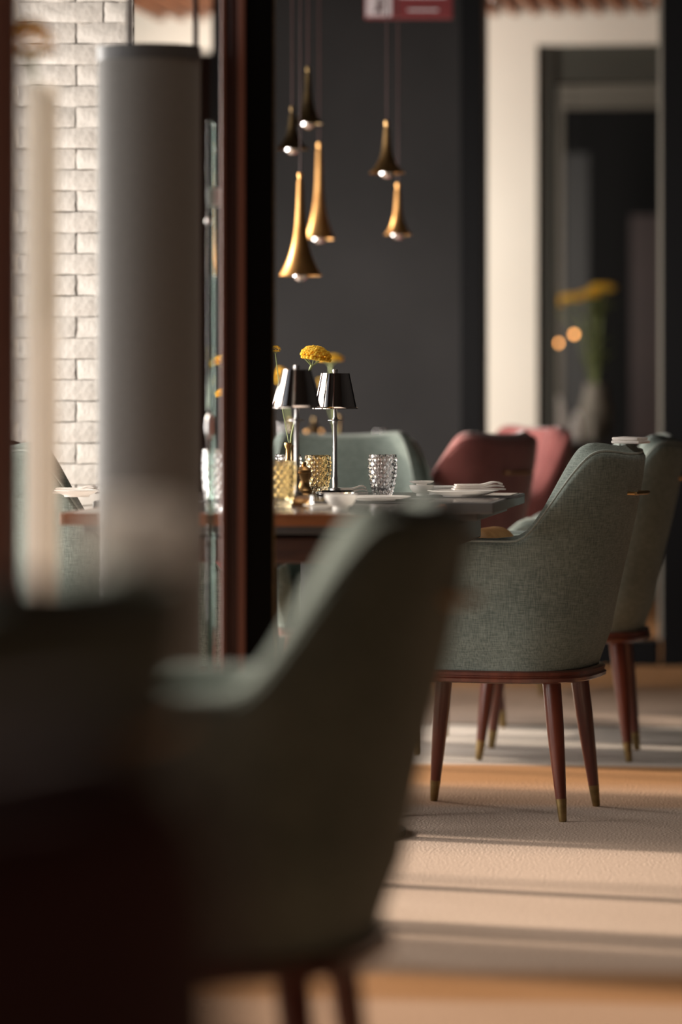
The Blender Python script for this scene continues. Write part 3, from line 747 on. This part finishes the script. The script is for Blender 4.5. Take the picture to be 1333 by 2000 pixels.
# glass screen edge with fittings
t = thing('glass_screen', 'narrow glass panel seen edge-on with metal clamps, left of the brown post', 'glass panel', ((411-666.5)*7.2/7500, 7.2, 0), 0)
bm = B(); box(bm, (0, .05, .02+1.26/2), (.0125, .10, 1.26+.04*0), .001)
bm.free(); bm = B(); zt2 = EYE+(750-235)*7.2/7500; box(bm, (0, .05, zt2/2+.01), (.0125, .10, zt2-.02), .001); obj('glass_pane', bm, M['greenglass'], t, False)
bm = B(); box(bm, (.014, .03, EYE+(750-384)*7.2/7500), (.040, .04, .034), .004); obj('clamp', bm, M['signwhite'], t)
bm = B(); ico(bm, (.0, -.006, EYE-(832-750)*7.2/7500), .012, 2, (.8, .6, 2.3)); obj('latch', bm, M['steel'], t)
bm = B(); ico(bm, (-.003, -.004, EYE+(750-432)*7.2/7500), .007, 2); obj('screw_cap', bm, M['steel'], t)
bm = B(); box(bm, (0, .05, .005), (.03, .12, .01), .002); obj('foot_rail', bm, M['black'], t, False)

# tall slender frosted vase with one yarrow
YV = 5.6
xv = (85-666.5)*YV/7500
t = thing('floor_vase', 'tall slender frosted white glass vase at the far left in front of the bricks', 'vase', (xv, YV, 0), 0)
zv = EYE+(750-165)*YV/7500
bm = B(); lathe(bm, [(0, .02), (.021, .02), (.021, zv), (.019, zv), (.019, .03), (0, .03)], 40); obj('frosted_tube', bm, M['sheer'], t, True, 40)
bm = B(); lathe(bm, [(0, 0), (.09, 0), (.09, .008), (.02, .0199), (0, .0199)], 40); obj('base', bm, M['black'], t)
yarrow('blurred yellow yarrow at the top left, above the tall frosted vase', [Vector((xv-.004, YV, zv-.35)), Vector((xv-.008, YV, zv)), P(62, 118, YV)], 0, .034, sd=11, n=110, hh=1.3)

# ------------------------------------------------------------------ room beyond
t = table('dining_table', 'far dark table seen through the opening in the cream wall', (1.42, 16.85), .7, .62, M['jamb'], M['tabletop'])
YD = 17.1
def world_px(px, Y): return (px-666.5)*Y/7500
bm = B(); lathe(bm, [(0, 0), (.05, 0), (.07, .03), (.075, .14), (.05, .22), (.055, .25), (.05, .25), (.045, .22), (0, .02)], 32)
o = obj('flower_vase', bm, M['greyframe'], None); o.location = (world_px(1165, YD), YD, ZT+.0005); tag(o, 'grey vase of yellow flowers in the room behind the opening', 'vase')
vx = world_px(1165, YD)
for i, (px, py, R_) in enumerate(((1118, 580, .055), (1150, 572, .05), (1178, 562, .06), (1085, 588, .04))):
    yarrow(['second yellow yarrow from the left in the room behind the opening', 'third yellow yarrow from the left in the room behind the opening', 'highest yellow yarrow in the room behind the opening', 'leftmost yellow yarrow in the room behind the opening'][i],
           [Vector((vx, YD, ZT+.2)), Vector((vx+(world_px(px, YD)-vx)*.5, YD, ZT+.5)), P(px, py+14, YD)], 0, R_, sd=20+i, n=60)
bm = B()
for k in range(60):
    a = random.uniform(0, 6.28); rr = random.uniform(0, .10); z = random.uniform(.32, .62)
    c = Vector((rr*math.cos(a), rr*math.sin(a), z)); d = Vector((math.cos(a), math.sin(a), .5)).normalized()*.045
    s = d.cross(Vector((0, 0, 1))).normalized()*.012
    bm.faces.new([bm.verts.new(p) for p in (c-d, c+s, c+d, c-s)])
tube(bm, [(0, 0, .05), (0, 0, .6)], .004, 6)
o = obj('leafy_branch', bm, M['leafgreen'], None, False); o.location = (vx, YD, ZT); tag(o, 'olive green leaves in the vase behind the opening', 'foliage', kind='stuff')
for i, (px, py) in enumerate(((1091, 670), (1122, 653))):
    p = P(px, py, 16.75)
    t = thing('pendant_lamp', ['lower left', 'upper right'][i]+' glowing orange bulb of the pair behind the opening', 'lamp', p, 0, 'glowing bulbs behind the opening')
    obj('bulb', ico(B(), (0, 0, 0), .010, 2), M['bulbglow'], t)
    obj('cord', tube(B(), [(0, 0, .009), (0, 0, CEIL-p.z)], .002, 6), M['jamb'], t)
for i, (px, hgt, m_) in enumerate(((1092, .20, 'napkin'), (1128, .13, 'napkin'), (1160, .10, 'greyframe'))):
    bm = B(); lathe(bm, [(0, 0), (.028, 0), (.032, hgt*.3), (.018, hgt*.8), (.004, hgt), (0, hgt)], 20)
    o = obj('standing_napkin', bm, M[m_], None); o.location = (world_px(px, YD-.15), YD-.15, ZT+.0005)
    tag(o, ['tallest white cone-folded napkin behind the opening, leftmost', 'shorter cone-folded napkin behind the opening, second from left', 'grey cone-folded napkin behind the opening, third from left'][i], 'napkin', 'cone-folded napkins behind the opening')
for i, px in enumerate((975, 1277)):
    p = P(px, 9, 14.9)
    t = thing('globe_pendant', ['left', 'right'][i]+' glass globe lamp at the top edge below the ceiling slats', 'lamp', p+Vector((0, 0, .04)), 0, 'glass globe lamps')
    obj('globe', ico(B(), (0, 0, 0), .04, 3), M['clear'], t)
    obj('cord', tube(B(), [(0, 0, .039), (0, 0, CEIL-p.z-.04)], .003, 6), M['black'], t)
